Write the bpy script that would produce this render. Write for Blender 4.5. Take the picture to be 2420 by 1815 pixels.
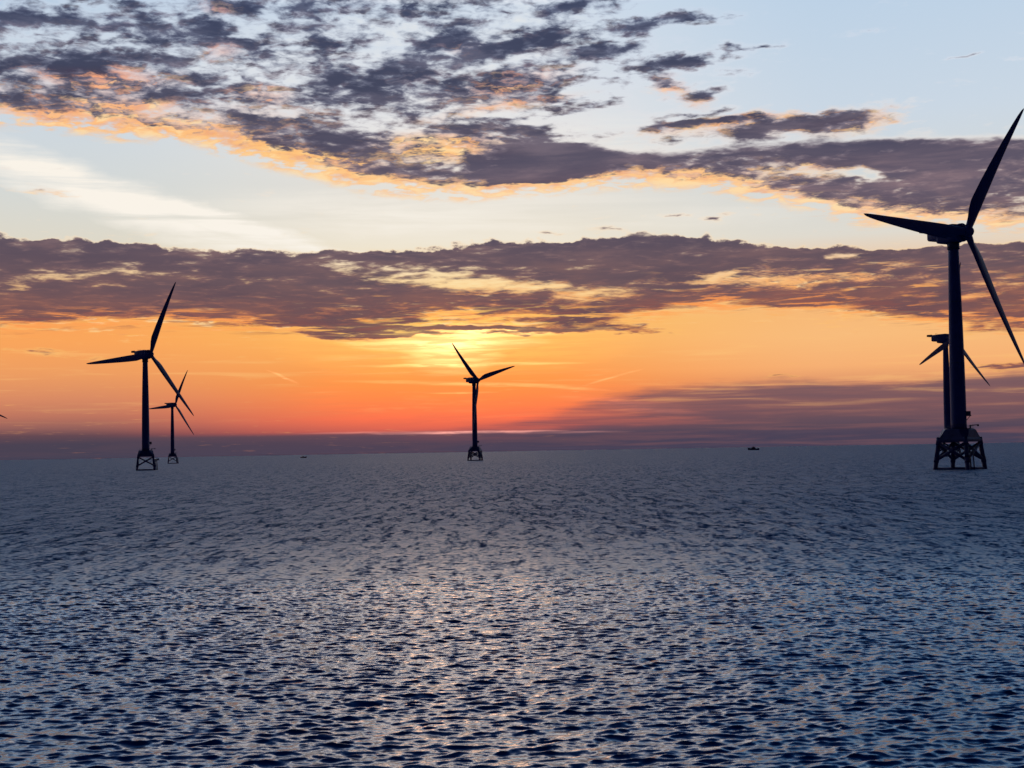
import bpy, math, random
import numpy as np
from mathutils import Matrix, Vector

for _o in list(bpy.data.objects):
    bpy.data.objects.remove(_o)
SC = bpy.context.scene
COL = SC.collection
R = math.radians

# ------------------------------------------------------------------ camera
CAM_H, F, PW, PH, PITCH, ROLL = 11.0, 3500.0, 2420.0, 1815.0, 2.593, 1.0
CAM_M = Matrix.Rotation(R(90 + PITCH), 4, 'X') @ Matrix.Rotation(R(-ROLL), 4, 'Z')
cam_data = bpy.data.cameras.new('camera')
cam_data.sensor_width = 36.0
cam_data.lens = F / PW * 36.0
cam_data.clip_start = 1.0
cam_data.clip_end = 200000.0
cam = bpy.data.objects.new('camera', cam_data)
COL.objects.link(cam)
cam.matrix_world = Matrix.Translation((0, 0, CAM_H)) @ CAM_M
SC.camera = cam


def ray(px, py):
    """direction in the world of a point of the photograph (2420 x 1815)"""
    d = CAM_M.to_3x3() @ Vector(((px - PW / 2) / F, (PH / 2 - py) / F, -1.0))
    return d.normalized()


def azel(px, py):
    d = ray(px, py)
    return math.degrees(math.atan2(d.x, d.y)), math.degrees(math.asin(d.z))


def lin(r, g, b, k=1.0):
    def f(c):
        c /= 255.0
        return c / 12.92 if c <= 0.04045 else ((c + 0.055) / 1.055) ** 2.4
    return (f(r) * k, f(g) * k, f(b) * k, 1.0)


# ------------------------------------------------------------------ view
SC.view_settings.view_transform = 'Standard'
SC.view_settings.look = 'None'
SC.view_settings.exposure = 0.0
SC.view_settings.gamma = 1.0
SC.render.engine = 'CYCLES'
SC.cycles.max_bounces = 5
SC.cycles.glossy_bounces = 3
SC.cycles.diffuse_bounces = 2

# ------------------------------------------------------------------ sky
SUN_A, SUN_E = azel(1072, 800)
world = bpy.data.worlds.new('World')
SC.world = world
world.use_nodes = True
world.cycles.sampling_method = 'NONE'
NT = world.node_tree
NT.nodes.clear()


def put(sock, v):
    if hasattr(v, 'is_output'):
        NT.links.new(v, sock)
    else:
        sock.default_value = v


def MA(op, a, b=None, c=None, clamp=False):
    n = NT.nodes.new('ShaderNodeMath')
    n.operation = op
    n.use_clamp = clamp
    for i, v in enumerate((a, b, c)):
        if v is not None:
            put(n.inputs[i], v)
    return n.outputs[0]


def add(a, b): return MA('ADD', a, b)
def sub(a, b): return MA('SUBTRACT', a, b)
def mul(a, b): return MA('MULTIPLY', a, b)
def mad(a, b, c): return MA('MULTIPLY_ADD', a, b, c)


def smooth(v, lo, hi, a=0.0, b=1.0):
    n = NT.nodes.new('ShaderNodeMapRange')
    n.interpolation_type = 'SMOOTHSTEP'
    for i, x in enumerate((v, lo, hi, a, b)):
        put(n.inputs[i], x)
    return n.outputs[0]


def vec(x, y, z=0.0):
    n = NT.nodes.new('ShaderNodeCombineXYZ')
    put(n.inputs[0], x); put(n.inputs[1], y); put(n.inputs[2], z)
    return n.outputs[0]


def noise(v, scale, detail=4.0, rough=0.55, lac=2.0, dist=0.0):
    n = NT.nodes.new('ShaderNodeTexNoise')
    n.noise_dimensions = '3D'
    put(n.inputs['Vector'], v)
    n.inputs['Scale'].default_value = scale
    n.inputs['Detail'].default_value = detail
    n.inputs['Roughness'].default_value = rough
    n.inputs['Lacunarity'].default_value = lac
    n.inputs['Distortion'].default_value = dist
    return n


def mix(fac, a, b, mode='MIX'):
    n = NT.nodes.new('ShaderNodeMix')
    n.data_type = 'RGBA'
    n.blend_type = mode
    n.clamp_factor = True
    put(n.inputs[0], fac); put(n.inputs[6], a); put(n.inputs[7], b)
    return n.outputs[2]


def ramp(fac, stops):
    n = NT.nodes.new('ShaderNodeValToRGB')
    els = n.color_ramp.elements
    while len(els) > 1:
        els.remove(els[-1])
    els[0].position = stops[0][0]
    els[0].color = stops[0][1]
    for p, c in stops[1:]:
        e = els.new(p)
        e.color = c
    put(n.inputs[0], fac)
    return n.outputs[0]


def el_ramp(fac, rows):
    return ramp(fac, [((e / 90.0) ** 0.5, lin(*c)) for e, c in rows])


def curve(fac, pts):
    """piecewise curve over azimuth; pts in photo pixels, value = elevation"""
    n = NT.nodes.new('ShaderNodeFloatCurve')
    cv = n.mapping.curves[0]
    ps = []
    for x, y in pts:
        a, e = azel(x, y)
        ps.append(((a + 24) / 48.0, e / 20.0))
    ps = [(0.0, ps[0][1])] + ps + [(1.0, ps[-1][1])]
    while len(cv.points) < len(ps):
        cv.points.new(0.5, 0.5)
    for p, q in zip(cv.points, ps):
        p.location = q
    n.mapping.use_clip = False
    n.mapping.update()
    put(n.inputs['Value'], fac)
    return mul(n.outputs[0], 20.0)


K = 2420 / 2212.0        # the numbers below were read off a 2212 px wide print


def blob(v, x, y, w, h, rot=0.0):
    """soft ellipse on the sky dome: centre, half extents, tilt (deg, + = rising to the right)"""
    a, e = azel(x * K, y * K)
    n = NT.nodes.new('ShaderNodeMapping')
    n.vector_type = 'TEXTURE'
    put(n.inputs[0], v)
    n.inputs[1].default_value = (a, e, 0)
    n.inputs[2].default_value = (0, 0, R(rot))
    n.inputs[3].default_value = (w * K / 61.0, h * K / 61.0, 1)
    g = NT.nodes.new('ShaderNodeTexGradient')
    g.gradient_type = 'SPHERICAL'
    NT.links.new(n.outputs[0], g.inputs[0])
    return g.outputs['Fac']


def blobs(v, rows):
    acc = None
    for r in rows:
        b = blob(v, *r[:5])
        acc = mul(b, r[5]) if acc is None else mad(b, r[5], acc)
    return acc


def PX(pts): return [(x * K, y * K) for x, y in pts]


tc = NT.nodes.new('ShaderNodeTexCoord')
sx = NT.nodes.new('ShaderNodeSeparateXYZ')
NT.links.new(tc.outputs['Generated'], sx.inputs[0])
dX, dY, dZ = sx.outputs
AZ = mul(MA('ARCTAN2', dX, dY), 57.29578)
EL = MA('MAXIMUM', mul(MA('ARCSINE', dZ), 57.29578), 0.0)
EF = MA('SQRT', mul(EL, 1 / 90.0))
AF = mad(AZ, 1 / 48.0, 0.5)

# clear sky by elevation, topped by unseen brightened stops: left of the sun, round the sun, right of it
ABOVE_FILL_L = [(18.5, (200, 218, 238, 2.2)), (21, (190, 214, 240, 3.0)), (25, (136, 180, 230, 1.4)), (30, (84, 130, 196)), (37, (48, 88, 156)), (46, (26, 58, 124)), (58, (12, 36, 96)), (90, (6, 20, 72))]  # out-of-view sky, made brighter than real to put pale light on the sea
ABOVE_FILL_M = [(18.5, (255, 232, 210, 3.6)), (21, (252, 232, 218, 5.2)), (25, (214, 218, 230, 2.4)), (30, (120, 158, 212)), (37, (60, 100, 168)), (46, (30, 64, 130)), (58, (14, 38, 98)), (90, (6, 20, 74))]
ABOVE_FILL_R = [(18.5, (150, 192, 234, 1.5)), (21, (128, 182, 232, 1.9)), (25, (88, 146, 210)), (30, (56, 106, 176)), (37, (34, 76, 144)), (46, (20, 52, 116)), (58, (10, 34, 92)), (90, (5, 18, 70))]
left = el_ramp(EF, [(0, (70, 66, 84)), (.55, (74, 66, 82)), (.85, (98, 72, 82)), (1.15, (150, 98, 92)), (1.6, (190, 118, 96)),
                    (2.2, (216, 138, 100)), (3.2, (238, 158, 98)), (4.4, (250, 166, 92)), (5.6, (250, 164, 90)), (6.6, (236, 190, 140)),
                    (8.0, (222, 216, 200)), (10, (212, 216, 214)), (12.5, (205, 215, 224)), (17, (184, 205, 226))] + ABOVE_FILL_L)
mid = el_ramp(EF, [(0, (76, 66, 84)), (.45, (84, 68, 84)), (.72, (104, 74, 86)), (.86, (206, 98, 84)), (1.3, (244, 114, 80)),
                   (2.0, (251, 134, 76)), (2.7, (252, 150, 74)), (3.2, (252, 160, 82)), (4.0, (253, 176, 92)), (5.0, (253, 190, 100)),
                   (6.5, (252, 226, 172)), (8.0, (238, 228, 208)), (10, (226, 222, 214)), (12.5, (228, 228, 228)), (17, (206, 220, 234))] + ABOVE_FILL_M)
right = el_ramp(EF, [(0, (66, 66, 88)), (.5, (78, 68, 86)), (.9, (104, 76, 88)), (1.5, (160, 96, 92)), (2.2, (214, 138, 102)),
                     (3.0, (246, 176, 116)), (4.2, (248, 188, 124)), (5.4, (246, 184, 120)), (6.6, (240, 196, 150)),
                     (8.0, (222, 218, 208)), (10, (212, 216, 216)), (12.5, (202, 215, 228)), (17, (188, 209, 230))] + ABOVE_FILL_R)
base = mix(smooth(AZ, -17.0, -4.5), left, mid)
base = mix(smooth(AZ, 0.0, 13.0), base, right)

# slow wobble of the sky coordinates, so that nothing has a drawn edge
W = noise(vec(mul(AZ, .5), mul(EL, 1.5), 3.0), 1.0, 4.0, .55)
wc = NT.nodes.new('ShaderNodeSeparateColor')
NT.links.new(W.outputs['Color'], wc.inputs[0])
WA = mul(sub(wc.outputs[0], .5), 2.2)
WE = mul(sub(wc.outputs[1], .5), .75)
PV = vec(add(AZ, WA), add(EL, WE))

# streaks of thin high cloud
ST = noise(vec(mul(AZ, .10), mul(EL, 1.6), 9.0), 1.0, 6.0, .6, dist=.3).outputs['Fac']

CIRRUS = [  # cream veils
    (250, 435, 640, 62, -18, 1.35), (560, 500, 420, 26, -16, 1.2), (80, 350, 260, 30, -14, .6),
    (1050, 200, 330, 130, 30, 1.0), (1180, 330, 380, 80, 5, .8), (830, 480, 500, 60, -6, .5),
    (1000, 450, 600, 60, 0, .5), (1430, 470, 500, 30, 0, .3), (900, 60, 500, 80, 10, .5), (500, 150, 600, 160, 0, .35),
]
cir = MA('MULTIPLY', blobs(PV, CIRRUS), smooth(ST, .28, .62), clamp=True)
base = mix(cir, base, lin(250, 243, 232))

TOP = PX([(0, 508), (200, 515), (400, 533), (550, 540), (700, 540), (870, 535), (1000, 527), (1070, 518), (1200, 520), (1290, 511),
          (1400, 500), (1480, 503), (1600, 518), (1700, 525), (1850, 530), (2000, 535), (2100, 522), (2212, 520)])
BOT = PX([(0, 706), (100, 704), (200, 694), (350, 694), (450, 700), (550, 705), (650, 716), (750, 728), (850, 718), (950, 700),
          (1050, 690), (1150, 684), (1250, 692), (1350, 682), (1430, 668), (1550, 656), (1650, 654), (1750, 656), (1900, 674),
          (2050, 694), (2212, 704)])
UP_T = PX([(0, 300), (1230, 300), (1400, 322), (1560, 306), (1800, 290), (2212, 286)])
UP_B = PX([(0, 250), (250, 275), (450, 305), (600, 345), (780, 395), (950, 415), (1150, 405), (1250, 395), (1450, 385), (1700, 430),
           (1850, 460), (2000, 472), (2212, 480)])

COVER = [  # more (+) or less (-) cloud
    # upper field of puffs
    (380, 66, 200, 40, 2, .75), (150, 138, 260, 38, 4, .8), (60, 230, 300, 34, -14, .75), (370, 285, 260, 26, -12, .5),
    (790, 182, 200, 60, -4, 1.0), (680, 300, 260, 52, -4, .7), (560, 110, 160, 30, 0, .4), (960, 95, 120, 34, 20, .6), (1130, 95, 170, 26, 12, .85),
    (1010, 185, 160, 34, 8, .55), (1180, 345, 190, 70, 0, .7), (1140, 385, 130, 34, 0, 1.0), (1930, 385, 460, 60, 0, .4), (2120, 420, 200, 50, 0, .4), (1340, 340, 260, 50, 0, .6), (1700, 340, 500, 50, 0, .15), (1250, 12, 150, 18, 8, .8), (560, 15, 160, 22, 4, .5), (60, 40, 140, 24, 0, .4),
    (470, 210, 250, 50, 0, .35), (230, 190, 160, 34, 0, .3), (1060, 290, 180, 40, 0, .5),
    (860, 375, 170, 34, -10, .85), (1180, 350, 170, 66, 0, .8), (930, 300, 90, 40, 0, .3),
    (1475, 138, 170, 32, 6, 1.9), (1515, 208, 110, 26, 5, 1.8), (1350, 104, 130, 24, 4, 1.6), (1430, 44, 170, 28, 8, 1.7), (1560, 40, 120, 20, 0, 1.2), (1560, 258, 200, 14, 4, 1.2), (1500, 240, 140, 12, 4, 1.0), (1290, 230, 140, 14, 8, .9), (1420, 275, 160, 20, 4, .9),
    (1600, 97, 80, 14, 0, 1.3), (1660, 100, 70, 8, 0, 1.0), (1440, 180, 80, 18, 0, 1.4), (1880, 66, 130, 14, 4, 1.1), (2070, 120, 50, 7, 0, 1.1), (1610, 150, 70, 14, 0, 1.0),
    (2190, 70, 60, 8, 4, 1.1), (2200, 130, 60, 12, 0, 1.2), (1730, 90, 60, 6, 0, .3), (1820, 260, 220, 38, 3, 1.9), (1620, 282, 300, 30, 3, 1.5),
    (1560, 258, 160, 8, 0, .4), (1480, 235, 120, 8, 4, .3),
    (1900, 340, 420, 80, 0, .5), (1500, 350, 200, 30, 0, .35), (2000, 330, 420, 50, 0, .4),
    (1450, 465, 80, 10, 0, 1.5), (1540, 467, 60, 8, 0, 1.3), (1200, 500, 70, 9, -4, 1.5), (1310, 494, 70, 12, 0, 1.5), (60, 412, 160, 20, -4, 1.1),
    (1350, 180, 440, 170, 12, .6), (1620, 262, 420, 60, 2, .6),
    # clear gaps
    (560, 55, 120, 26, 10, -.4), (100, 70, 120, 30, 0, -.45), (300, 110, 160, 18, 0, -.35), (640, 150, 90, 34, 0, -.35), (330, 240, 180, 24, -8, -.4),
    (640, 235, 260, 18, 0, -.5), (1000, 250, 200, 30, 4, -.5), (850, 320, 60, 22, 0, -.3), (960, 310, 150, 28, -6, -.85), (1080, 140, 220, 18, 12, -.6),
    (850, 90, 120, 24, 20, -.4), (1790, 372, 170, 20, -4, -1.8), (1880, 384, 90, 12, -6, -1.2), (1620, 345, 110, 10, 0, -.5),
    (1500, 412, 260, 22, -4, -.4), (1000, 30, 120, 24, 0, -.3),
    (1080, 50, 130, 26, 14, -.3), (200, 12, 140, 16, 0, -.4),
    # openings in the long bank
    (940, 600, 290, 32, -6, -1.3), (1170, 624, 250, 28, -4, -1.0), (760, 582, 90, 18, -24, -.6), (960, 676, 90, 12, 4, -1.3),
    (1290, 630, 180, 36, 10, -.45), (1560, 598, 90, 14, 6, -1.4), (1680, 606, 260, 16, 0, -.65), (1830, 604, 300, 30, 0, -.5),
    (2050, 640, 300, 40, 0, -.4), (1820, 555, 50, 10, 0, -1.0), (60, 600, 260, 30, 0, -.6), (240, 590, 200, 20, 0, -.5), (420, 590, 220, 26, 0, -.3),
    (470, 660, 130, 10, 0, -.3), (700, 665, 160, 10, 0, -.3), (1960, 570, 80, 8, 0, -.5), (2120, 560, 80, 12, 0, -.5),
    # scraps under it
    (70, 762, 130, 13, 0, 1.8), (220, 774, 80, 9, 0, 1.5), (1380, 712, 190, 12, -2, 1.9), (1150, 708, 300, 14, 0, 2.2), (760, 724, 240, 18, 0, 1.9), (950, 710, 220, 9, 0, 2.3), (870, 724, 170, 9, -2, 2.3), (1060, 722, 150, 7, 0, 2.0), (1280, 694, 190, 18, 0, 1.6), (1120, 690, 240, 12, 0, 1.2),
    (1720, 656, 130, 20, 0, 1.6), (1580, 660, 140, 14, 0, 1.0), (2130, 716, 200, 20, 0, 1.6), (1960, 676, 320, 44, 0, .75), (1800, 636, 260, 24, 0, .5), (1400, 655, 160, 16, 0, .5), (1690, 816, 60, 6, 0, 1.5), (2190, 790, 160, 13, 2, 1.8),
    (450, 706, 260, 14, 0, .5), (100, 716, 220, 8, 0, .5), (1900, 668, 260, 12, 0, .5),
]
top_c, bot_c, upt_c, upb_c = curve(AF, TOP), curve(AF, BOT), curve(AF, UP_T), curve(AF, UP_B)


BUMP = sub(noise(vec(mul(AZ, .9), mul(EL, 1.5), 21.0), 1.0, 5.0, .55).outputs['Fac'], .5)


def field(da, de, patches=True):
    """cloud thickness at (azimuth + da, elevation + de)"""
    A, E = add(AZ, da), add(EL, de)
    Aw, Ew = add(A, WA), add(E, WE)
    v = vec(Aw, Ew)
    q = vec(A, mul(MA('LOGARITHM', add(E, 2.0), math.e), 46.0), 1.7)
    f = noise(q, .46, 3.0, .45, 2.1, .35).outputs['Fac']
    f2 = noise(q, 1.05, 5.0, .5, 2.05, .35).outputs['Fac']
    f3 = noise(q, 2.1, 6.0, .55, 2.0, .3).outputs['Fac']
    f = mad(sub(f, .5), 2.0, mad(sub(f2, .5), 2.3, mul(sub(f3, .5), 1.5)))
    Eb = mad(WE, .35, E)
    bank = mul(smooth(sub(Eb, bot_c), -.30, .35), smooth(sub(top_c, mad(f, .16, mad(BUMP, .9, Eb))), -.10, .20))
    puffs = smooth(sub(mad(Ew, .75, -9.5), Aw), -5.5, 1.5, 0.0, 1.46)
    shelf = mul(smooth(sub(upt_c, mad(f, .12, Eb)), -.12, .5, 0.0, 1.7), smooth(Aw, -4.5, -1.0))
    puffs = mul(puffs, smooth(Ew, 21.5, 17.4))
    up = mul(smooth(sub(Ew, upb_c), -.35, .45), MA('MAXIMUM', puffs, shelf))
    c = mad(bank, 2.2, -1.15)
    c = add(up, c)
    c = mad(f, mad(bank, -.14, 1.0), c)
    return (add(c, blobs(v, COVER)) if patches else c), c, f2, f, Ew, Eb


dA, dE = sub(SUN_A, AZ), sub(SUN_E, EL)
dS = MA('SQRT', add(mul(dA, dA), mul(dE, dE)))
inv = MA('DIVIDE', .30, add(dS, .6))
raw, rawn, nf2, nf, Ew0, Eb0 = field(0.0, 0.0)
raw2 = field(mul(dA, mul(inv, .6)), mul(dE, inv), False)[0]
face = sub(rawn, raw2)                         # + where the cloud thins towards the sun
dens = smooth(raw, -.16, .70)
veil = smooth(raw, -.75, .10)

dark = el_ramp(EF, [(0, (96, 74, 86)), (3.6, (128, 84, 84)), (5.2, (112, 78, 84)), (6.5, (98, 78, 90)), (8.2, (84, 72, 90)), (9.6, (96, 84, 102)),
                    (12, (74, 70, 92)), (14, (56, 60, 86)), (17, (52, 60, 90)), (30, (70, 82, 116)), (90, (30, 40, 70))])
grey = el_ramp(EF, [(0, (140, 95, 95)), (5.0, (204, 122, 84)), (6.2, (136, 96, 96)), (8.2, (120, 100, 108)), (10, (150, 128, 134)), (13, (122, 122, 142)),
                    (17, (112, 122, 150)), (30, (130, 146, 180)), (90, (40, 60, 100))])
hot = el_ramp(EF, [(0, (240, 120, 80)), (4.0, (253, 186, 94)), (5.5, (255, 170, 84)), (7, (252, 190, 130)), (9, (254, 204, 156)), (11.5, (255, 196, 124)),
                   (14, (250, 178, 136)), (17, (226, 170, 160)), (30, (190, 180, 190)), (90, (60, 80, 120))])
hot = mix(smooth(nf2, .50, .66, 0, .6), hot, lin(255, 230, 178))
hot = mix(smooth(nf2, .50, .36, 0, .45), hot, lin(226, 140, 104))
ccol = mix(smooth(mad(nf2, 1.3, sub(raw, .65)), .0, 1.15), grey, dark)
LIGHT = [(160, 165, 130, 26, 0, .8), (560, 205, 90, 24, 0, .8), (1090, 230, 220, 16, 8, .8), (1690, 275, 160, 20, 4, .6),  # where low sun gets under the cloud
    (420, 300, 520, 60, -12, 1.3), (250, 170, 170, 40, 0, 1.1), (700, 350, 220, 44, -14, 1.4), (960, 320, 220, 50, 0, 1.5), (960, 410, 320, 30, 0, 1.3),
    (1350, 400, 340, 60, -2, 1.4), (1700, 430, 360, 60, -10, 1.2), (2050, 470, 320, 50, -4, 1.2), (1780, 358, 180, 30, 0, .9), (1850, 262, 160, 30, 4, 1.0),
    (100, 270, 260, 44, -8, 1.2), (1600, 260, 300, 26, 6, .9), (1100, 185, 180, 34, 10, .9), (480, 115, 60, 24, 0, .7), (560, 260, 200, 50, 0, .5), (1440, 190, 60, 30, 0, .8),
    (1510, 222, 80, 14, 0, .6), (60, 425, 200, 16, 0, 1.2), (1080, 180, 80, 30, 0, .7), (480, 12, 60, 24, 0, .7), (300, 225, 160, 30, 0, .6), (1000, 105, 70, 18, 0, .6),
    (900, 690, 900, 60, 0, 1.0), (1800, 610, 520, 70, 0, 1.1), (1100, 640, 420, 60, 0, .6), (300, 706, 500, 34, 0, 1.1), (2000, 670, 400, 60, 0, .9),
]
lightm = blobs(PV, LIGHT)
lit = mul(smooth(face, .0, .42), MA('MULTIPLY_ADD', lightm, 1.1, .06))
lit = mul(lit, smooth(raw, 1.15, .25))
tone = noise(vec(mul(AZ, .22), mul(EL, 1.3), 31.0), 1.0, 6.0, .6, dist=.3).outputs['Fac']
ccol = mix(smooth(tone, .46, .70, 0, .55), ccol, el_ramp(EF, [(0, (150, 96, 92)), (5.2, (150, 96, 84)), (7.0, (124, 92, 94)), (9.6, (146, 118, 124)), (12, (120, 108, 122)), (17, (104, 110, 136)), (90, (60, 70, 110))]))
ccol = mix(smooth(tone, .50, .32, 0, .5), ccol, el_ramp(EF, [(0, (84, 66, 84)), (7.0, (78, 66, 84)), (9.6, (70, 68, 94)), (12, (54, 56, 82)), (17, (42, 50, 80)), (90, (30, 40, 70))]))
ccol = mix(MA('MULTIPLY', lit, 1.3, clamp=True), ccol, hot)
# thin cloud round the puffs: white high up, peach low down
vcol = el_ramp(EF, [(0, (200, 120, 95)), (4.5, (253, 190, 110)), (6.5, (252, 212, 150)), (9, (246, 228, 206)), (11, (236, 226, 218)), (14, (218, 224, 234)), (17, (200, 214, 232)),
                    (30, (170, 190, 220)), (90, (42, 62, 112))])
vcol = mix(MA('MULTIPLY', lightm, .9, clamp=True), vcol, hot)
sky = mix(mul(veil, smooth(lightm, 0, 1, .6, .9)), base, vcol)
# glowing lower fringe of the upper deck and of the bank
rim = smooth(MA('ABSOLUTE', add(sub(Ew0, upb_c), .05)), .55, .05)
rim = mul(mul(rim, MA('MULTIPLY', lightm, 1.5, clamp=True)), smooth(mad(nf2, 4.0, nf), 1.5, 2.5))
sky = mix(mul(rim, .9), sky, hot)
sky = mix(MA('MULTIPLY', dens, .97), sky, ccol)
rim2 = smooth(MA('ABSOLUTE', add(sub(Eb0, bot_c), -.10)), .62, .05)
fl = noise(vec(mul(AZ, .45), mul(EL, 5.5), 14.0), 1.0, 6.0, .6, dist=.4).outputs['Fac']
sky = mix(mul(rim2, smooth(fl, .50, .60, 0, .85)), sky, mix(smooth(dS, 9.0, 2.0), lin(255, 156, 84), lin(255, 204, 110)))
sky = mix(mul(MA('MULTIPLY', lightm, 1.2, clamp=True), mul(smooth(fl, .57, .68, 0, .8), smooth(EL, 9.0, 8.2))), sky, hot)
sky = mix(mul(rim2, smooth(fl, .47, .38, 0, .6)), sky, lin(140, 84, 80))

# long thin streaks in the orange, and the mauve bank low on the right
st2 = noise(vec(mul(AZ, .16), mul(EL, 3.4), 5.0), 1.0, 7.0, .6, dist=.4).outputs['Fac']
MB_T = PX([(0, 945), (300, 942), (600, 938), (800, 936), (980, 932), (1150, 905), (1300, 866), (1450, 838), (1700, 826), (1900, 824), (2100, 812), (2212, 805)])
mb = smooth(sub(curve(AF, MB_T), mad(WE, .5, mad(st2, .55, EL))), -.50, -.02)
mb = mul(mb, smooth(mad(sub(st2, .5), -26.0, AZ), -9.0, 10.0, .12, .92))
mcol = ramp(MA('MULTIPLY', EL, 1 / 5.0), [(0, lin(66, 64, 86)), (.10, lin(74, 66, 86)), (.16, lin(90, 74, 88)), (.3, lin(118, 86, 92)), (.5, lin(114, 88, 96)), (.62, lin(130, 92, 98)), (1, lin(140, 100, 104))])
mcol = mix(smooth(st2, .42, .70, 0, .32), mcol, lin(172, 108, 98))
mcol = mix(smooth(st2, .48, .30, 0, .40), mcol, lin(96, 78, 94))
sky = mix(mb, sky, mcol)
sky = mix(mul(smooth(st2, .52, .72), mul(smooth(EL, 5.4, 4.2), smooth(EL, 1.0, 2.2, 0, .35))), sky, lin(255, 200, 124))

GLOW = [  # (x, y, w, h, tilt, colour, amount)
    (985, 740, 420, 90, 0, (1.0, .50, .08), .26), (1010, 717, 240, 18, 0, (1.0, .80, .34), .9), (965, 742, 230, 20, 0, (1.0, .85, .45), .7),
    (975, 768, 120, 44, 0, (1.0, .85, .40), .5), (1010, 850, 420, 110, 0, (.45, .03, -.01), .4),
    (1000, 788, 280, 5, 0, (1.0, .75, .3), .6), (1000, 829, 300, 6, -2, (1.0, .6, .25), .35), (1170, 834, 170, 5, -5, (1.0, .6, .25), .35), (1320, 816, 80, 3, 14, (1.0, .6, .3), .22),
    (1000, 848, 90, 3, 0, (1.0, .6, .2), .4), (1010, 934, 230, 4, 0, (1.0, .42, .32), .9), (820, 934, 200, 3, 0, (1.0, .4, .3), .25), (1230, 934, 160, 3, 0, (1.0, .4, .3), .25),
    (1340, 868, 170, 12, -6, (.7, .2, .1), .2), (1400, 885, 130, 8, -4, (.7, .2, .1), .2), (610, 815, 40, 3, -24, (1., .6, .3), .3), (860, 705, 300, 9, 0, (1.0, .6, .15), .6),
]
acc = None
SG = vec(mad(WA, .25, AZ), mad(WE, .12, EL))
for g in GLOW:
    b = blob(SG, *g[:5])
    n = NT.nodes.new('ShaderNodeVectorMath')
    n.operation = 'MULTIPLY_ADD'
    cb = vec(b, b, b)
    NT.links.new(cb, n.inputs[0])
    n.inputs[1].default_value = tuple(c * g[6] for c in g[5])
    if acc is None:
        n.inputs[2].default_value = (0, 0, 0)
    else:
        NT.links.new(acc, n.inputs[2])
    acc = n.outputs[0]
n = NT.nodes.new('ShaderNodeVectorMath')
n.operation = 'MULTIPLY_ADD'
thin = mul(smooth(raw, .7, -.1, .12, 1.0), smooth(fl, .40, .60, .5, 1.35))
NT.links.new(vec(thin, thin, thin), n.inputs[0])
NT.links.new(acc, n.inputs[1])
NT.links.new(sky, n.inputs[2])
sky = n.outputs[0]

# unseen sky away from the sunset: dim, darkened further to silhouette the turbines
dusk_dim = smooth(dY, .78, .12, 1.0, .035)
n = NT.nodes.new('ShaderNodeVectorMath')
n.operation = 'MULTIPLY'
NT.links.new(sky, n.inputs[0])
NT.links.new(vec(dusk_dim, dusk_dim, MA('POWER', dusk_dim, .8)), n.inputs[1])
sky = n.outputs[0]
bg = NT.nodes.new('ShaderNodeBackground')
NT.links.new(sky, bg.inputs[0])
bg.inputs[1].default_value = 1.0
wo = NT.nodes.new('ShaderNodeOutputWorld')
NT.links.new(bg.outputs[0], wo.inputs[0])

# ------------------------------------------------------------------ sun, veiled by the cloud bank
sl = bpy.data.lights.new('sun', 'SUN')
sl.energy = 0.055
sl.angle = R(8)
sl.color = (1.0, .66, .48)
sun = bpy.data.objects.new('sun', sl)
COL.objects.link(sun)
sd = Vector((math.sin(R(SUN_A)) * math.cos(R(SUN_E)), math.cos(R(SUN_A)) * math.cos(R(SUN_E)), math.sin(R(SUN_E))))
sun.rotation_euler = sd.to_track_quat('Z', 'Y').to_euler()
sun.location = sd * 500


# ------------------------------------------------------------------ materials
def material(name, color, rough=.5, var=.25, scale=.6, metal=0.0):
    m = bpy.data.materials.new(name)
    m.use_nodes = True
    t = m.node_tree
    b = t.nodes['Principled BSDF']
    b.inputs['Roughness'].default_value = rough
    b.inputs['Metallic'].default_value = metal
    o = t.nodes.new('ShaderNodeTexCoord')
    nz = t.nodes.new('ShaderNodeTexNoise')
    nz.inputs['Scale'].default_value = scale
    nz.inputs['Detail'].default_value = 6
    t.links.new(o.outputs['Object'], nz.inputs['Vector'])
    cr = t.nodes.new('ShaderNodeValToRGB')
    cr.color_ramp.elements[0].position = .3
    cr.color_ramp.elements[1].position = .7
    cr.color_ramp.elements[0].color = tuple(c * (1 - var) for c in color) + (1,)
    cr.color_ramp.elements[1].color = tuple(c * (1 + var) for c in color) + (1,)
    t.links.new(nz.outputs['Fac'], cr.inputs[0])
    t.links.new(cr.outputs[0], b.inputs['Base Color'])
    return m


M_TOWER = material('tower_paint_backlit', (.04, .05, .20), .6, .12, .2)  # pale paint turned navy: backlit shade is put into the colour
M_BLADE = material('blade_paint_backlit', (.04, .05, .20), .5, .1, .1)  # blades get the same against-the-light darkening in their base colour
M_JACKET = material('jacket_steel_backlit', (.045, .045, .14), .6, .3, .5)  # silhouette darkness coloured into jacket and transition piece
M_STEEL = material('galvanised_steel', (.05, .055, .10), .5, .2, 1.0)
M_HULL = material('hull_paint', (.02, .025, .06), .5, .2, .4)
M_CABIN = material('cabin_paint', (.03, .035, .07), .5, .2, .4)


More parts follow.
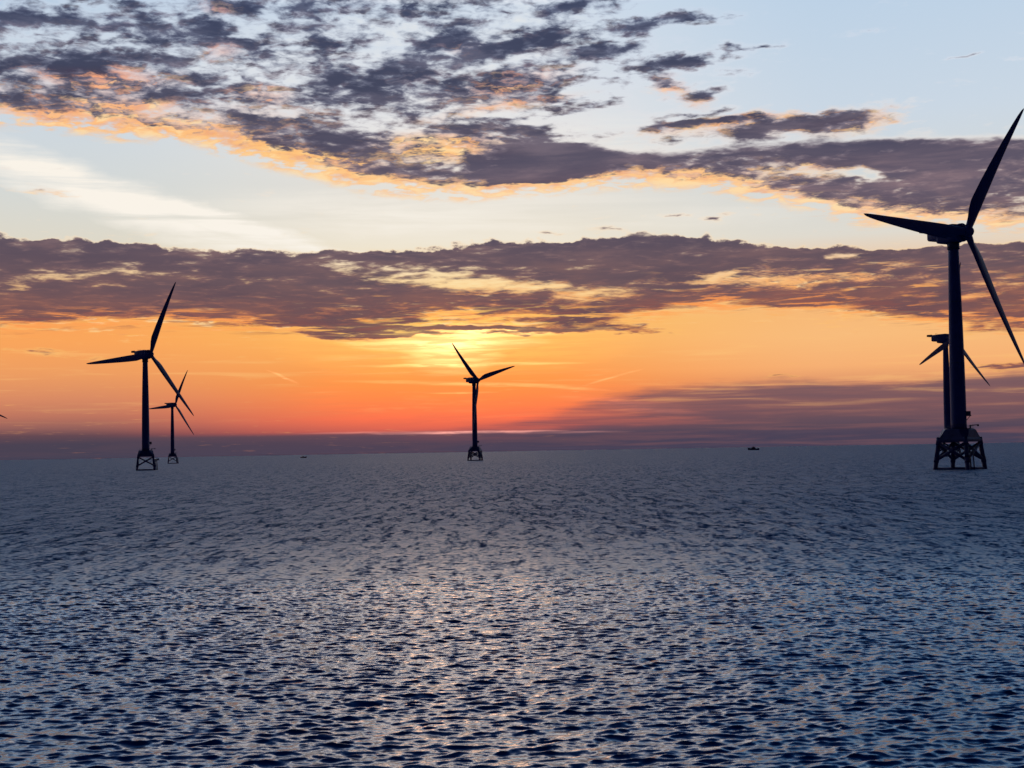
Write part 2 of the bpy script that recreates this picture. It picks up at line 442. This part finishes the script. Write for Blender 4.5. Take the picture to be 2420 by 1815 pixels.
# ------------------------------------------------------------------ sea
def build_sea():
    rng = np.random.default_rng(11)
    half = R(24)
    nf, nc = 1250, 90
    ang = np.concatenate([np.linspace(-half, half, nf, endpoint=False), np.linspace(half, 2 * math.pi - half, nc, endpoint=False)])
    dang = np.concatenate([np.full(nf, 2 * half / nf), np.full(nc, (2 * math.pi - 2 * half) / nc)])
    rows = [2.0, 8.0, 16.0, 24.0, 32.0, 38.0]
    r = 42.0
    while r < 1700:
        rows.append(r)
        r += max(.09, r * .00075)
    while r < 90000:
        rows.append(r)
        r *= 1.035
    rad = np.array(rows)
    drad = np.gradient(rad)
    nr, na = len(rad), len(ang)
    sa, ca = np.sin(ang).astype(np.float32), np.cos(ang).astype(np.float32)
    X = np.empty((nr, na), np.float32)
    Y = np.empty_like(X); Z = np.empty_like(X); RIP = np.empty_like(X)
    N = 112
    lam = np.exp(rng.uniform(math.log(.25), math.log(8.0), N))
    wind = R(108)                       # heading of the chop
    th = wind + rng.normal(0, R(27), N)
    kx, ky = np.cos(th) * 2 * math.pi / lam, np.sin(th) * 2 * math.pi / lam
    ph = rng.uniform(0, 2 * math.pi, N)
    sl = np.exp(-.5 * ((np.log(lam) - math.log(.58)) / .75) ** 2)
    sl = sl + .19 * np.exp(-.5 * ((np.log(lam) - math.log(2.6)) / .55) ** 2)
    sl = sl / math.sqrt((sl ** 2).sum() / 2) * SEA_SLOPE
    amp = sl * lam / (2 * math.pi)
    CH = 120
    for i0 in range(0, nr, CH):
        i1 = min(nr, i0 + CH)
        rr = rad[i0:i1].astype(np.float32)[:, None]
        x0 = rr * sa; y0 = rr * ca
        gust = .92 + .16 * np.sin(x0 * .031 + 1.7 * np.sin(y0 * .011)) * np.sin(y0 * .023 + 1.3 * np.sin(x0 * .017 + 1))
        dx = np.zeros_like(x0); dy = np.zeros_like(x0); z = np.zeros_like(x0); lost = np.zeros_like(x0)
        sp = np.maximum(drad[i0:i1, None] * 1.0, (rr * dang[None, :])).astype(np.float32)
        for j in range(N):
            w = np.clip((lam[j] / sp - 2.2) / 2.5, 0, 1).astype(np.float32)
            lost += (1 - w * w) * (sl[j] ** 2 / 2)
            if not w.any():
                continue
            p = kx[j] * x0 + ky[j] * y0 + ph[j]
            s, c = np.sin(p), np.cos(p)
            a = (amp[j] * w * gust).astype(np.float32)
            z += a * c
            dx -= CHOP * a * s * math.cos(th[j]); dy -= CHOP * a * s * math.sin(th[j])
        X[i0:i1] = x0 + dx; Y[i0:i1] = y0 + dy; Z[i0:i1] = z; RIP[i0:i1] = np.sqrt(lost)
    co = np.stack([X, Y, Z], -1).reshape(-1, 3)
    i = np.arange(nr - 1)[:, None]; j = np.arange(na)[None, :]
    jn = (j + 1) % na
    q = np.stack([i * na + j, i * na + jn, (i + 1) * na + jn, (i + 1) * na + j], -1).reshape(-1, 4)[:, ::-1]
    me = bpy.data.meshes.new('sea')
    me.vertices.add(len(co)); me.vertices.foreach_set('co', co.ravel())
    me.loops.add(q.size); me.loops.foreach_set('vertex_index', q.ravel().astype(np.int32))
    me.polygons.add(len(q))
    me.polygons.foreach_set('loop_start', np.arange(0, q.size, 4, dtype=np.int32))
    me.polygons.foreach_set('use_smooth', np.ones(len(q), bool))
    at = me.attributes.new('unresolved', 'FLOAT', 'POINT')
    at.data.foreach_set('value', RIP.ravel())
    me.update(calc_edges=True)
    o = bpy.data.objects.new('sea', me)
    COL.objects.link(o)
    o['kind'] = 'structure'

    m = bpy.data.materials.new('sea_water')
    m.use_nodes = True
    t = m.node_tree
    b = t.nodes['Principled BSDF']
    b.inputs['Base Color'].default_value = SEA_COLOR
    b.inputs['IOR'].default_value = 1.333
    b.inputs['Roughness'].default_value = .06
    b.inputs['Specular Tint'].default_value = SEA_TINT
    g = t.nodes.new('ShaderNodeNewGeometry')
    an = t.nodes.new('ShaderNodeAttribute'); an.attribute_name = 'unresolved'

    def m_(op, a, c=None):
        n = t.nodes.new('ShaderNodeMath'); n.operation = op
        for k, v in enumerate((a, c)):
            if v is None: continue
            if hasattr(v, 'is_output'): t.links.new(v, n.inputs[k])
            else: n.inputs[k].default_value = v
        return n.outputs[0]

    def v_(op, a, c=None, s=None):
        n = t.nodes.new('ShaderNodeVectorMath'); n.operation = op
        for k, v in enumerate((a, c)):
            if v is None: continue
            if hasattr(v, 'is_output'): t.links.new(v, n.inputs[k])
            else: n.inputs[k].default_value = v
        if s is not None:
            if hasattr(s, 'is_output'): t.links.new(s, n.inputs['Scale'])
            else: n.inputs['Scale'].default_value = s
        return n.outputs[0]

    def nz(across, along, detail, rough):
        # ripples and wind streaks: sizes in metres across and along the wind
        mp = t.nodes.new('ShaderNodeMapping')
        t.links.new(g.outputs['Position'], mp.inputs[0])
        mp.inputs[2].default_value = (0, 0, R(-18))
        mp.inputs[3].default_value = (1 / across, 1 / along, 0.0)
        n = t.nodes.new('ShaderNodeTexNoise')
        n.inputs['Scale'].default_value = 1.0; n.inputs['Detail'].default_value = detail; n.inputs['Roughness'].default_value = rough
        t.links.new(mp.outputs[0], n.inputs['Vector'])
        return v_('SUBTRACT', n.outputs['Color'], (.5, .5, .5))

    # small ripples everywhere, plus the slopes the mesh is too coarse to carry far out
    rip = v_('SCALE', nz(.35, .25, 3.0, .6), s=RIPPLE)
    far = v_('ADD', nz(.6, 3.0, 2.0, .55), v_('SCALE', nz(1.7, 12.0, 1.0, .5), s=.8))
    far = v_('SCALE', far, s=m_('MULTIPLY', m_('MAXIMUM', m_('SUBTRACT', an.outputs['Fac'], .06), 0.0), FAR_SLOPE))
    tilt = v_('MULTIPLY', v_('ADD', rip, far), (1, 1, 0))
    nn = v_('NORMALIZE', v_('ADD', g.outputs['Normal'], tilt))
    t.links.new(nn, b.inputs['Normal'])
    t.links.new(m_('SQRT', m_('ADD', SEA_ROUGH, m_('MULTIPLY', m_('MAXIMUM', m_('SUBTRACT', an.outputs['Fac'], .09), 0.0), FAR_ROUGH))), b.inputs['Roughness'])
    me.materials.append(m)


SEA_SLOPE, RIPPLE, FAR_SLOPE, FAR_ROUGH, SEA_ROUGH = .27, .40, 9.0, 1.9, .02
SEA_COLOR = (.002, .11, .25, 1)
CHOP = 1.0
SEA_TINT = (1, 1, 1, 1)
build_sea()


# ------------------------------------------------------------------ mesh builder
class MB:
    def __init__(self):
        self.v, self.f, self.s = [], [], []

    def ring_loft(self, rings, cap=True, smooth_=True):
        n = len(rings[0]); b = len(self.v)
        for r_ in rings:
            self.v += [tuple(p) for p in r_]
        for i in range(len(rings) - 1):
            for j in range(n):
                k = (j + 1) % n
                self.f.append((b + i * n + j, b + i * n + k, b + (i + 1) * n + k, b + (i + 1) * n + j)); self.s.append(smooth_)
        if cap:
            self.f.append(tuple(b + j for j in reversed(range(n)))); self.s.append(False)
            e = b + (len(rings) - 1) * n
            self.f.append(tuple(e + j for j in range(n))); self.s.append(False)
        return self

    def tube(self, p0, p1, r0, r1=None, n=12):
        p0, p1 = Vector(p0), Vector(p1)
        r1 = r0 if r1 is None else r1
        d = (p1 - p0).normalized()
        u = d.orthogonal().normalized(); w = d.cross(u)
        cs = [(math.cos(2 * math.pi * i / n), math.sin(2 * math.pi * i / n)) for i in range(n)]
        return self.ring_loft([[p + u * (a * r_) + w * (c * r_) for a, c in cs] for p, r_ in ((p0, r0), (p1, r1))])

    def lathe(self, prof, axis='Z', n=32, origin=(0, 0, 0)):
        o = Vector(origin); rings = []
        for h, r_ in prof:
            ring = []
            for i in range(n):
                a = 2 * math.pi * i / n
                p = Vector((r_ * math.cos(a), r_ * math.sin(a), h)) if axis == 'Z' else Vector((h, r_ * math.cos(a), r_ * math.sin(a)))
                ring.append(o + p)
            rings.append(ring)
        return self.ring_loft(rings)

    def box(self, c, s, rz=0.0, taper=1.0):
        cx, cy, cz = c; hx, hy, hz = s[0] / 2, s[1] / 2, s[2] / 2
        rings = []
        for z, k in ((-hz, 1.0), (hz, taper)):
            ring = []
            for a, b_ in ((-1, -1), (1, -1), (1, 1), (-1, 1)):
                x, y = a * hx * k, b_ * hy * k
                ring.append((cx + x * math.cos(rz) - y * math.sin(rz), cy + x * math.sin(rz) + y * math.cos(rz), cz + z))
            rings.append(ring)
        return self.ring_loft(rings, smooth_=False)

    def build(self, name, mat, parent=None, bevel=0.0):
        me = bpy.data.meshes.new(name)
        me.from_pydata(self.v, [], self.f)
        me.polygons.foreach_set('use_smooth', self.s)
        me.materials.append(mat)
        me.update()
        o = bpy.data.objects.new(name, me)
        COL.objects.link(o)
        if parent is not None:
            o.parent = parent
        if bevel:
            m = o.modifiers.new('bevel', 'BEVEL'); m.width = bevel; m.segments = 2; m.limit_method = 'ANGLE'
        return o


def tag(o, label, cat, group=None):
    o['label'] = label; o['category'] = cat
    if group: o['group'] = group


def copy_tree(o, parent=None):
    c = o.copy(); COL.objects.link(c)
    c.parent = parent
    for ch in o.children:
        copy_tree(ch, c)
    return c


# ------------------------------------------------------------------ wind turbine
HUB_Z, HUB_X, ROTOR_R = 100.0, 7.4, 65.5


def blade_mesh():
    mb = MB(); rings = []
    st = [(1.2, 2.7, 2.7, 0), (3.0, 2.75, 2.7, 0), (6, 3.5, 2.3, 1), (10, 4.7, 1.8, 1), (14, 5.35, 1.45, 1), (18, 5.2, 1.2, 1), (24, 4.9, 1.0, 1), (32, 4.3, .85, 1),
          (40, 3.6, .7, 1), (48, 2.9, .55, 1), (56, 2.15, .4, 1), (61, 1.55, .28, 1), (64, .95, .16, 1), (65.2, .36, .06, 1), (65.5, .1, .03, 1)]
    for r_, ch, tk, foil in st:
        t = r_ / ROTOR_R
        pitch = R(13 - 6 * t)
        fwd = .9 * t + 3.2 * t ** 2.2
        ring = []
        for i in range(20):
            a = 2 * math.pi * i / 20
            y = .5 * math.cos(a); x = .5 * math.sin(a)
            if foil:
                x *= (.62 + .5 * y) * 1.15          # blunt nose, thin tail
                y -= .20 * min(1, (r_ - 3) / 8)
            y *= ch * 1.1; x *= tk * 1.1
            ring.append((x * math.cos(pitch) + y * math.sin(pitch) + fwd, -x * math.sin(pitch) + y * math.cos(pitch), r_))
        rings.append(ring)
    return mb.ring_loft(rings)


LEG_A = [R(17 + 90 * k) for k in range(4)]


def leg_pt(a, z):
    """centre line of a jacket leg at height z"""
    t = (z - 0) / 13.0
    r_ = 10.5 + (8.7 - 10.5) * t
    return Vector((r_ * math.cos(a), r_ * math.sin(a), z))


def make_turbine():
    root = bpy.data.objects.new('wind_turbine', None)
    COL.objects.link(root)
    # jacket: four raking legs with cans and cones, X braces, low ring of horizontals
    legs = []
    for a in LEG_A:
        mb = MB()
        mb.tube(leg_pt(a, -4), leg_pt(a, 3.2), .95, .95, 16)
        mb.tube(leg_pt(a, 3.0), leg_pt(a, 5.2), 1.08, 1.08, 16)
        mb.tube(leg_pt(a, 5.0), leg_pt(a, 10.6), .90, .90, 16)
        mb.tube(leg_pt(a, 10.4), leg_pt(a, 13.6), 1.0, 1.0, 16)
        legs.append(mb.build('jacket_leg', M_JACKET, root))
    for i in range(4):
        a, b = LEG_A[i], LEG_A[(i + 1) % 4]
        mb = MB()
        mb.tube(leg_pt(a, 4.0), leg_pt(b, 11.4), .62, n=10)
        mb.tube(leg_pt(b, 4.0), leg_pt(a, 11.4), .62, n=10)
        mid_ = (leg_pt(a, 7.7) + leg_pt(b, 7.7)) / 2
        mb.lathe([(-.6, .55), (.6, .55)], 'Z', 12, mid_)
        mb.build('cross_brace', M_JACKET, root)
        mb = MB()
        mb.tube(leg_pt(a, .35), leg_pt(b, .35), .55, n=10)
        mb.build('horizontal_brace', M_JACKET, root)
    # transition piece: skirt, sloping shoulders to the tower, deck
    tp = MB()
    def sq(r_, z, k=0.0):
        ring = []
        for a in LEG_A:
            for da in (-k, k):
                ring.append((r_ * math.cos(a + da), r_ * math.sin(a + da), z))
        return ring
    tp.ring_loft([sq(9.3, 11.6, .10), sq(9.3, 12.6, .10), sq(8.6, 13.5, .12), sq(6.9, 16.6, .30), sq(6.3, 17.0, .36)], smooth_=False)
    tpo = tp.build('transition_piece', M_JACKET, root, .12)
    dk = MB()
    dk.lathe([(17.0, 5.9), (17.3, 5.9)], 'Z', 8)
    dko = dk.build('deck', M_STEEL, root)
    rl = MB()
    for i in range(16):
        a0, a1 = 2 * math.pi * i / 16, 2 * math.pi * (i + 1) / 16
        p0 = Vector((5.75 * math.cos(a0), 5.75 * math.sin(a0), 17.3)); p1 = Vector((5.75 * math.cos(a1), 5.75 * math.sin(a1), 17.3))
        rl.tube(p0, p0 + Vector((0, 0, 1.1)), .035, n=6)
        for h in (.55, 1.1):
            rl.tube(p0 + Vector((0, 0, h)), p1 + Vector((0, 0, h)), .03, n=6)
    rl.build('railing', M_STEEL, dko)
    # access side (to the viewer's right): crane, door platform, boat landing, small shelf
    cr = MB()
    cr.tube((4.6, -1.6, 17.3), (4.6, -1.6, 18.6), .32, n=10)
    cr.tube((4.4, -1.6, 18.45), (7.6, -1.9, 18.65), .24, .16, n=8)
    cr.box((7.7, -1.9, 18.45), (.8, .6, .8))
    cr.build('davit_crane', M_STEEL, root)
    ex = MB()
    ex.box((3.9, -.6, 22.6), (2.6, 2.0, .35))
    ex.box((4.0, -.6, 23.6), (1.9, 1.6, 1.8))
    ex.tube((3.1, -.6, 20.6), (4.7, -.6, 22.5), .14, n=6)
    ex.build('cooler_box', M_STEEL, root)
    bl = MB()
    for dx in (0, 1.3):
        bl.tube((4.5 + dx, -10.6, -2.5), (4.0 + dx, -9.5, 9.5), .26, n=8)
    for k in range(22):
        z = .2 + k * .42
        bl.tube((4.5 - .042 * z, -10.6 + .092 * z, z), (5.8 - .042 * z, -10.6 + .092 * z, z), .05, n=6)
    for z in (1.5, 5.0, 9.0):
        bl.tube(leg_pt(LEG_A[3], z), (4.4, -10.4 + .09 * z, z), .2, n=8)
    bl.box((4.6, -9.3, 9.6), (2.4, 1.8, .25))
    bl.build('boat_landing', M_STEEL, root)
    pl = MB()
    pl.box((11.6, 1.0, 8.6), (2.6, 2.0, .3)); pl.box((11.9, 1.0, 9.3), (1.5, 1.4, 1.2)); pl.tube((9.6, 2.6, 7.2), (12.0, 1.0, 8.5), .16, n=6)
    pl.build('work_platform', M_STEEL, root)
    # tower in three cans with flanges
    tw = MB()
    prof = [(16.5, 3.35), (19, 3.25), (30, 3.22), (45, 3.10), (60, 2.90), (75, 2.60), (88, 2.28), (96.2, 2.12)]
    tw.lathe(prof, 'Z', 40)
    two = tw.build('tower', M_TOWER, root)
    for z, r_ in ((19.0, 3.31), (45, 3.14), (71, 2.72)):
        MB().lathe([(z - .12, r_), (z + .12, r_)], 'Z', 40).build('flange', M_STEEL, two)
    yr = MB()
    yr.lathe([(93.6, 2.75), (93.85, 2.75)], 'Z', 24)
    yr.lathe([(93.3, 2.35), (94.4, 2.55), (96.4, 2.6)], 'Z', 32)
    yr.build('collar', M_STEEL, two)
    # nacelle: long body stepped underneath, thin winching deck at the tail; +X is the rotor axis
    nc = MB()
    def sect(u, zb, zt, hw, rnd):
        pts = []
        for (sy, sz) in ((1, -1), (1, 1), (-1, 1), (-1, -1)):
            cy, cz = sy * (hw - rnd), (zt - rnd if sz > 0 else zb + rnd)
            a0 = {(1, -1): -90, (1, 1): 0, (-1, 1): 90, (-1, -1): 180}[(sy, sz)]
            for k in range(4):
                a = R(a0 + 30 * k)
                pts.append((u, cy + rnd * math.cos(a), cz + rnd * math.sin(a)))
        return pts
    nc.ring_loft([sect(-11.8, -1.5, 3.0, 2.6, .5), sect(-11.3, -1.9, 3.5, 3.0, .8), sect(-6.4, -2.1, 3.8, 3.3, 1.0), sect(-6.3, -3.5, 3.8, 3.3, 1.0),
                  sect(-5.0, -3.8, 3.9, 3.4, 1.1), sect(1.5, -3.9, 4.0, 3.5, 1.3), sect(3.4, -3.5, 3.7, 3.4, 1.6), sect(3.8, -3.0, 3.2, 3.0, 1.6)])
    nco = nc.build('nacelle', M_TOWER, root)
    ge = MB()
    ge.lathe([(3.2, 2.6), (3.4, 3.7), (3.8, 3.95), (5.2, 3.95), (5.6, 3.6), (5.7, 2.4)], 'X', 40)
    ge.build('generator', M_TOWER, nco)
    hd = MB()
    hd.box((-13.6, 0, 2.55), (5.0, 5.4, .5))
    for y in (-2.6, 2.6):
        for k in range(6):
            x = -16.0 + k
            hd.tube((x, y, 2.8), (x, y, 3.9), .06, n=6)
        hd.box((-13.5, y, 3.45), (5.0, .08, 1.1))
    hd.box((-16.05, 0, 3.45), (.08, 5.2, 1.1))
    hd.build('winching_deck', M_STEEL, nco)
    ms = MB()
    ms.tube((-8.5, 1.2, 3.7), (-8.5, 1.2, 5.4), .07, n=6); ms.tube((-8.5, -1.2, 3.7), (-8.5, -1.2, 5.0), .07, n=6)
    ms.box((-8.5, 0, 4.6), (.1, 2.4, .12))
    ms.build('wind_mast', M_STEEL, nco)
    hb = MB()
    hb.lathe([(-2.0, 2.0), (-1.7, 2.3), (1.0, 2.35), (2.0, 2.05), (2.7, 1.4), (3.0, .7), (3.05, .1)], 'X', 32)
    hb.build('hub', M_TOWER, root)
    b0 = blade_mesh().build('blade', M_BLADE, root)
    for k in range(2):
        b = b0.copy(); COL.objects.link(b); b.parent = root
    return root


def set_turbine(root, px, hub_y, yaw, theta, jacket, reach=1.0):
    """stand it where its hub height and tower place it; yaw = heading of the rotor, from 'towards us' round to the right"""
    # distance from the height of the hub above the horizon
    a, e = azel(px, hub_y)
    d = (HUB_Z - CAM_H) / math.tan(R(e))
    root.location = (d * math.sin(R(a)), d * math.cos(R(a)), 0)
    ya = Matrix.Rotation(R(yaw - 90), 4, 'Z')
    k = 0
    for ch in root.children:
        n = ch.name.split('.')[0]
        if n == 'nacelle':
            ch.matrix_local = Matrix.Translation((0, 0, HUB_Z)) @ ya
        elif n == 'hub':
            ch.matrix_local = Matrix.Translation((0, 0, HUB_Z)) @ ya @ Matrix.Translation((HUB_X, 0, 0))
        elif n == 'blade':
            ch.matrix_local = Matrix.Translation((0, 0, HUB_Z)) @ ya @ Matrix.Translation((HUB_X, 0, 0)) @ Matrix.Rotation(R(-(theta + 120 * k)), 4, 'X') @ Matrix.Diagonal((1, 1, reach, 1))
            k += 1
        elif n != 'tower':
            ch.matrix_local = Matrix.Rotation(R(jacket), 4, 'Z')
    return d


# px / hub row in the photograph, rotor heading, first blade angle, jacket turn, label
SPOTS = [
    (2252, 553, 33, 32, -17, 'nearest and tallest wind turbine at the right, its lower blade running out of the frame'),
    (2234, 800, 43, 8, -8, 'wind turbine half hidden behind the tower of the nearest turbine'),
    (343, 838, 51, 21, 42, 'larger of the two overlapping wind turbines at left, standing on its braced steel legs'),
    (407, 957, 56, 23, 41, 'small distant wind turbine just right of the larger left one, under its long blade'),
    (1120, 899, 46, -47, 16, 'lone wind turbine in the middle under the glow of the sun, blades in a Y'),
    (-76, 952, 50, -8, 20, 'turbine cut off by the left edge, only one blade tip pointing into view'),
]
proto = make_turbine()
for i, (px, hy, yaw, th_, jk, lab) in enumerate(SPOTS):
    o = proto if i == 0 else copy_tree(proto)
    set_turbine(o, px, hy, yaw, th_, jk, 1.05 if i == 2 else 1.0)
    if i != 2:                      # only this one shows the small side platform
        for ch in list(o.children):
            if ch.name.startswith('work_platform') and i > 2:
                bpy.data.objects.remove(ch)
    tag(o, lab, 'wind turbine', 'wind turbines of the offshore wind farm')


# ------------------------------------------------------------------ boats on the horizon
def boat(name, px, py, dist, L, label, flip=1, fishing=False):
    a, e = azel(px, py)
    root = bpy.data.objects.new(name, None)
    COL.objects.link(root)
    root.location = (dist * math.sin(R(a)), dist * math.cos(R(a)), 0)
    root.rotation_euler = (0, 0, R(-a) + (0 if flip > 0 else math.pi))
    h = MB(); rings = []
    D = L * (.15 if fishing else .135)
    for t in (-.5, -.46, -.3, 0, .25, .4, .47, .5):
        bw = L * .13 * (1 if t < .1 else max(.02, 1 - ((t - .1) / .4) ** 2))
        sheer = D * (1 + (.9 * max(0, t) ** 1.5 * 2 if True else 0) + (.25 if t < -.35 else 0))
        rake = .03 * L if t > .4 else 0
        rings.append([(t * L, -bw * .8, -1.0), (t * L + rake, -bw, sheer), (t * L + rake, bw, sheer), (t * L, bw * .8, -1.0)])
    h.ring_loft(rings, smooth_=False)
    ho = h.build('hull', M_HULL, root)
    c = MB()
    cx = -.06 * L if fishing else .02 * L
    c.box((cx, 0, D + L * .05), (L * (.20 if fishing else .40), L * .18, L * .10), taper=.86)
    co = c.build('cabin', M_CABIN, root)
    w = MB()
    w.box((cx + .01 * L, 0, D + L * .135), (L * (.13 if fishing else .22), L * .15, L * .07), taper=.8)
    w.build('wheelhouse', M_CABIN, root)
    m = MB()
    m.tube((cx, 0, D + L * .16), (cx, 0, D + L * (.34 if fishing else .24)), L * .012, L * .006, 8)
    m.tube((cx, -L * .06, D + L * .21), (cx, L * .06, D + L * .21), L * .006, n=6)
    m.build('mast', M_STEEL, root)
    rl = MB()
    for k in range(9):
        x = -.46 * L + k * .105 * L
        for y in (-1, 1):
            rl.tube((x, y * L * .10, D), (x, y * L * .10, D + L * .035), L * .003, n=5)
    for y in (-1, 1):
        rl.tube((-.46 * L, y * L * .10, D + L * .035), (.38 * L, y * L * .10, D + L * .035), L * .003, n=5)
    rl.build('guard_rail', M_STEEL, root)
    tag(root, label, 'boat', 'boats on the horizon')
    return root


boat('fishing_boat', 717, 1075, 5200, 21, 'tiny dark boat on the horizon left of the middle turbine', 1, True)
boat('motor_vessel', 1781, 1058, 5200, 38, 'long low dark vessel on the horizon left of the nearest turbine', -1)

for ch in list(proto.children):
    if ch.name.startswith('work_platform'):
        bpy.data.objects.remove(ch)
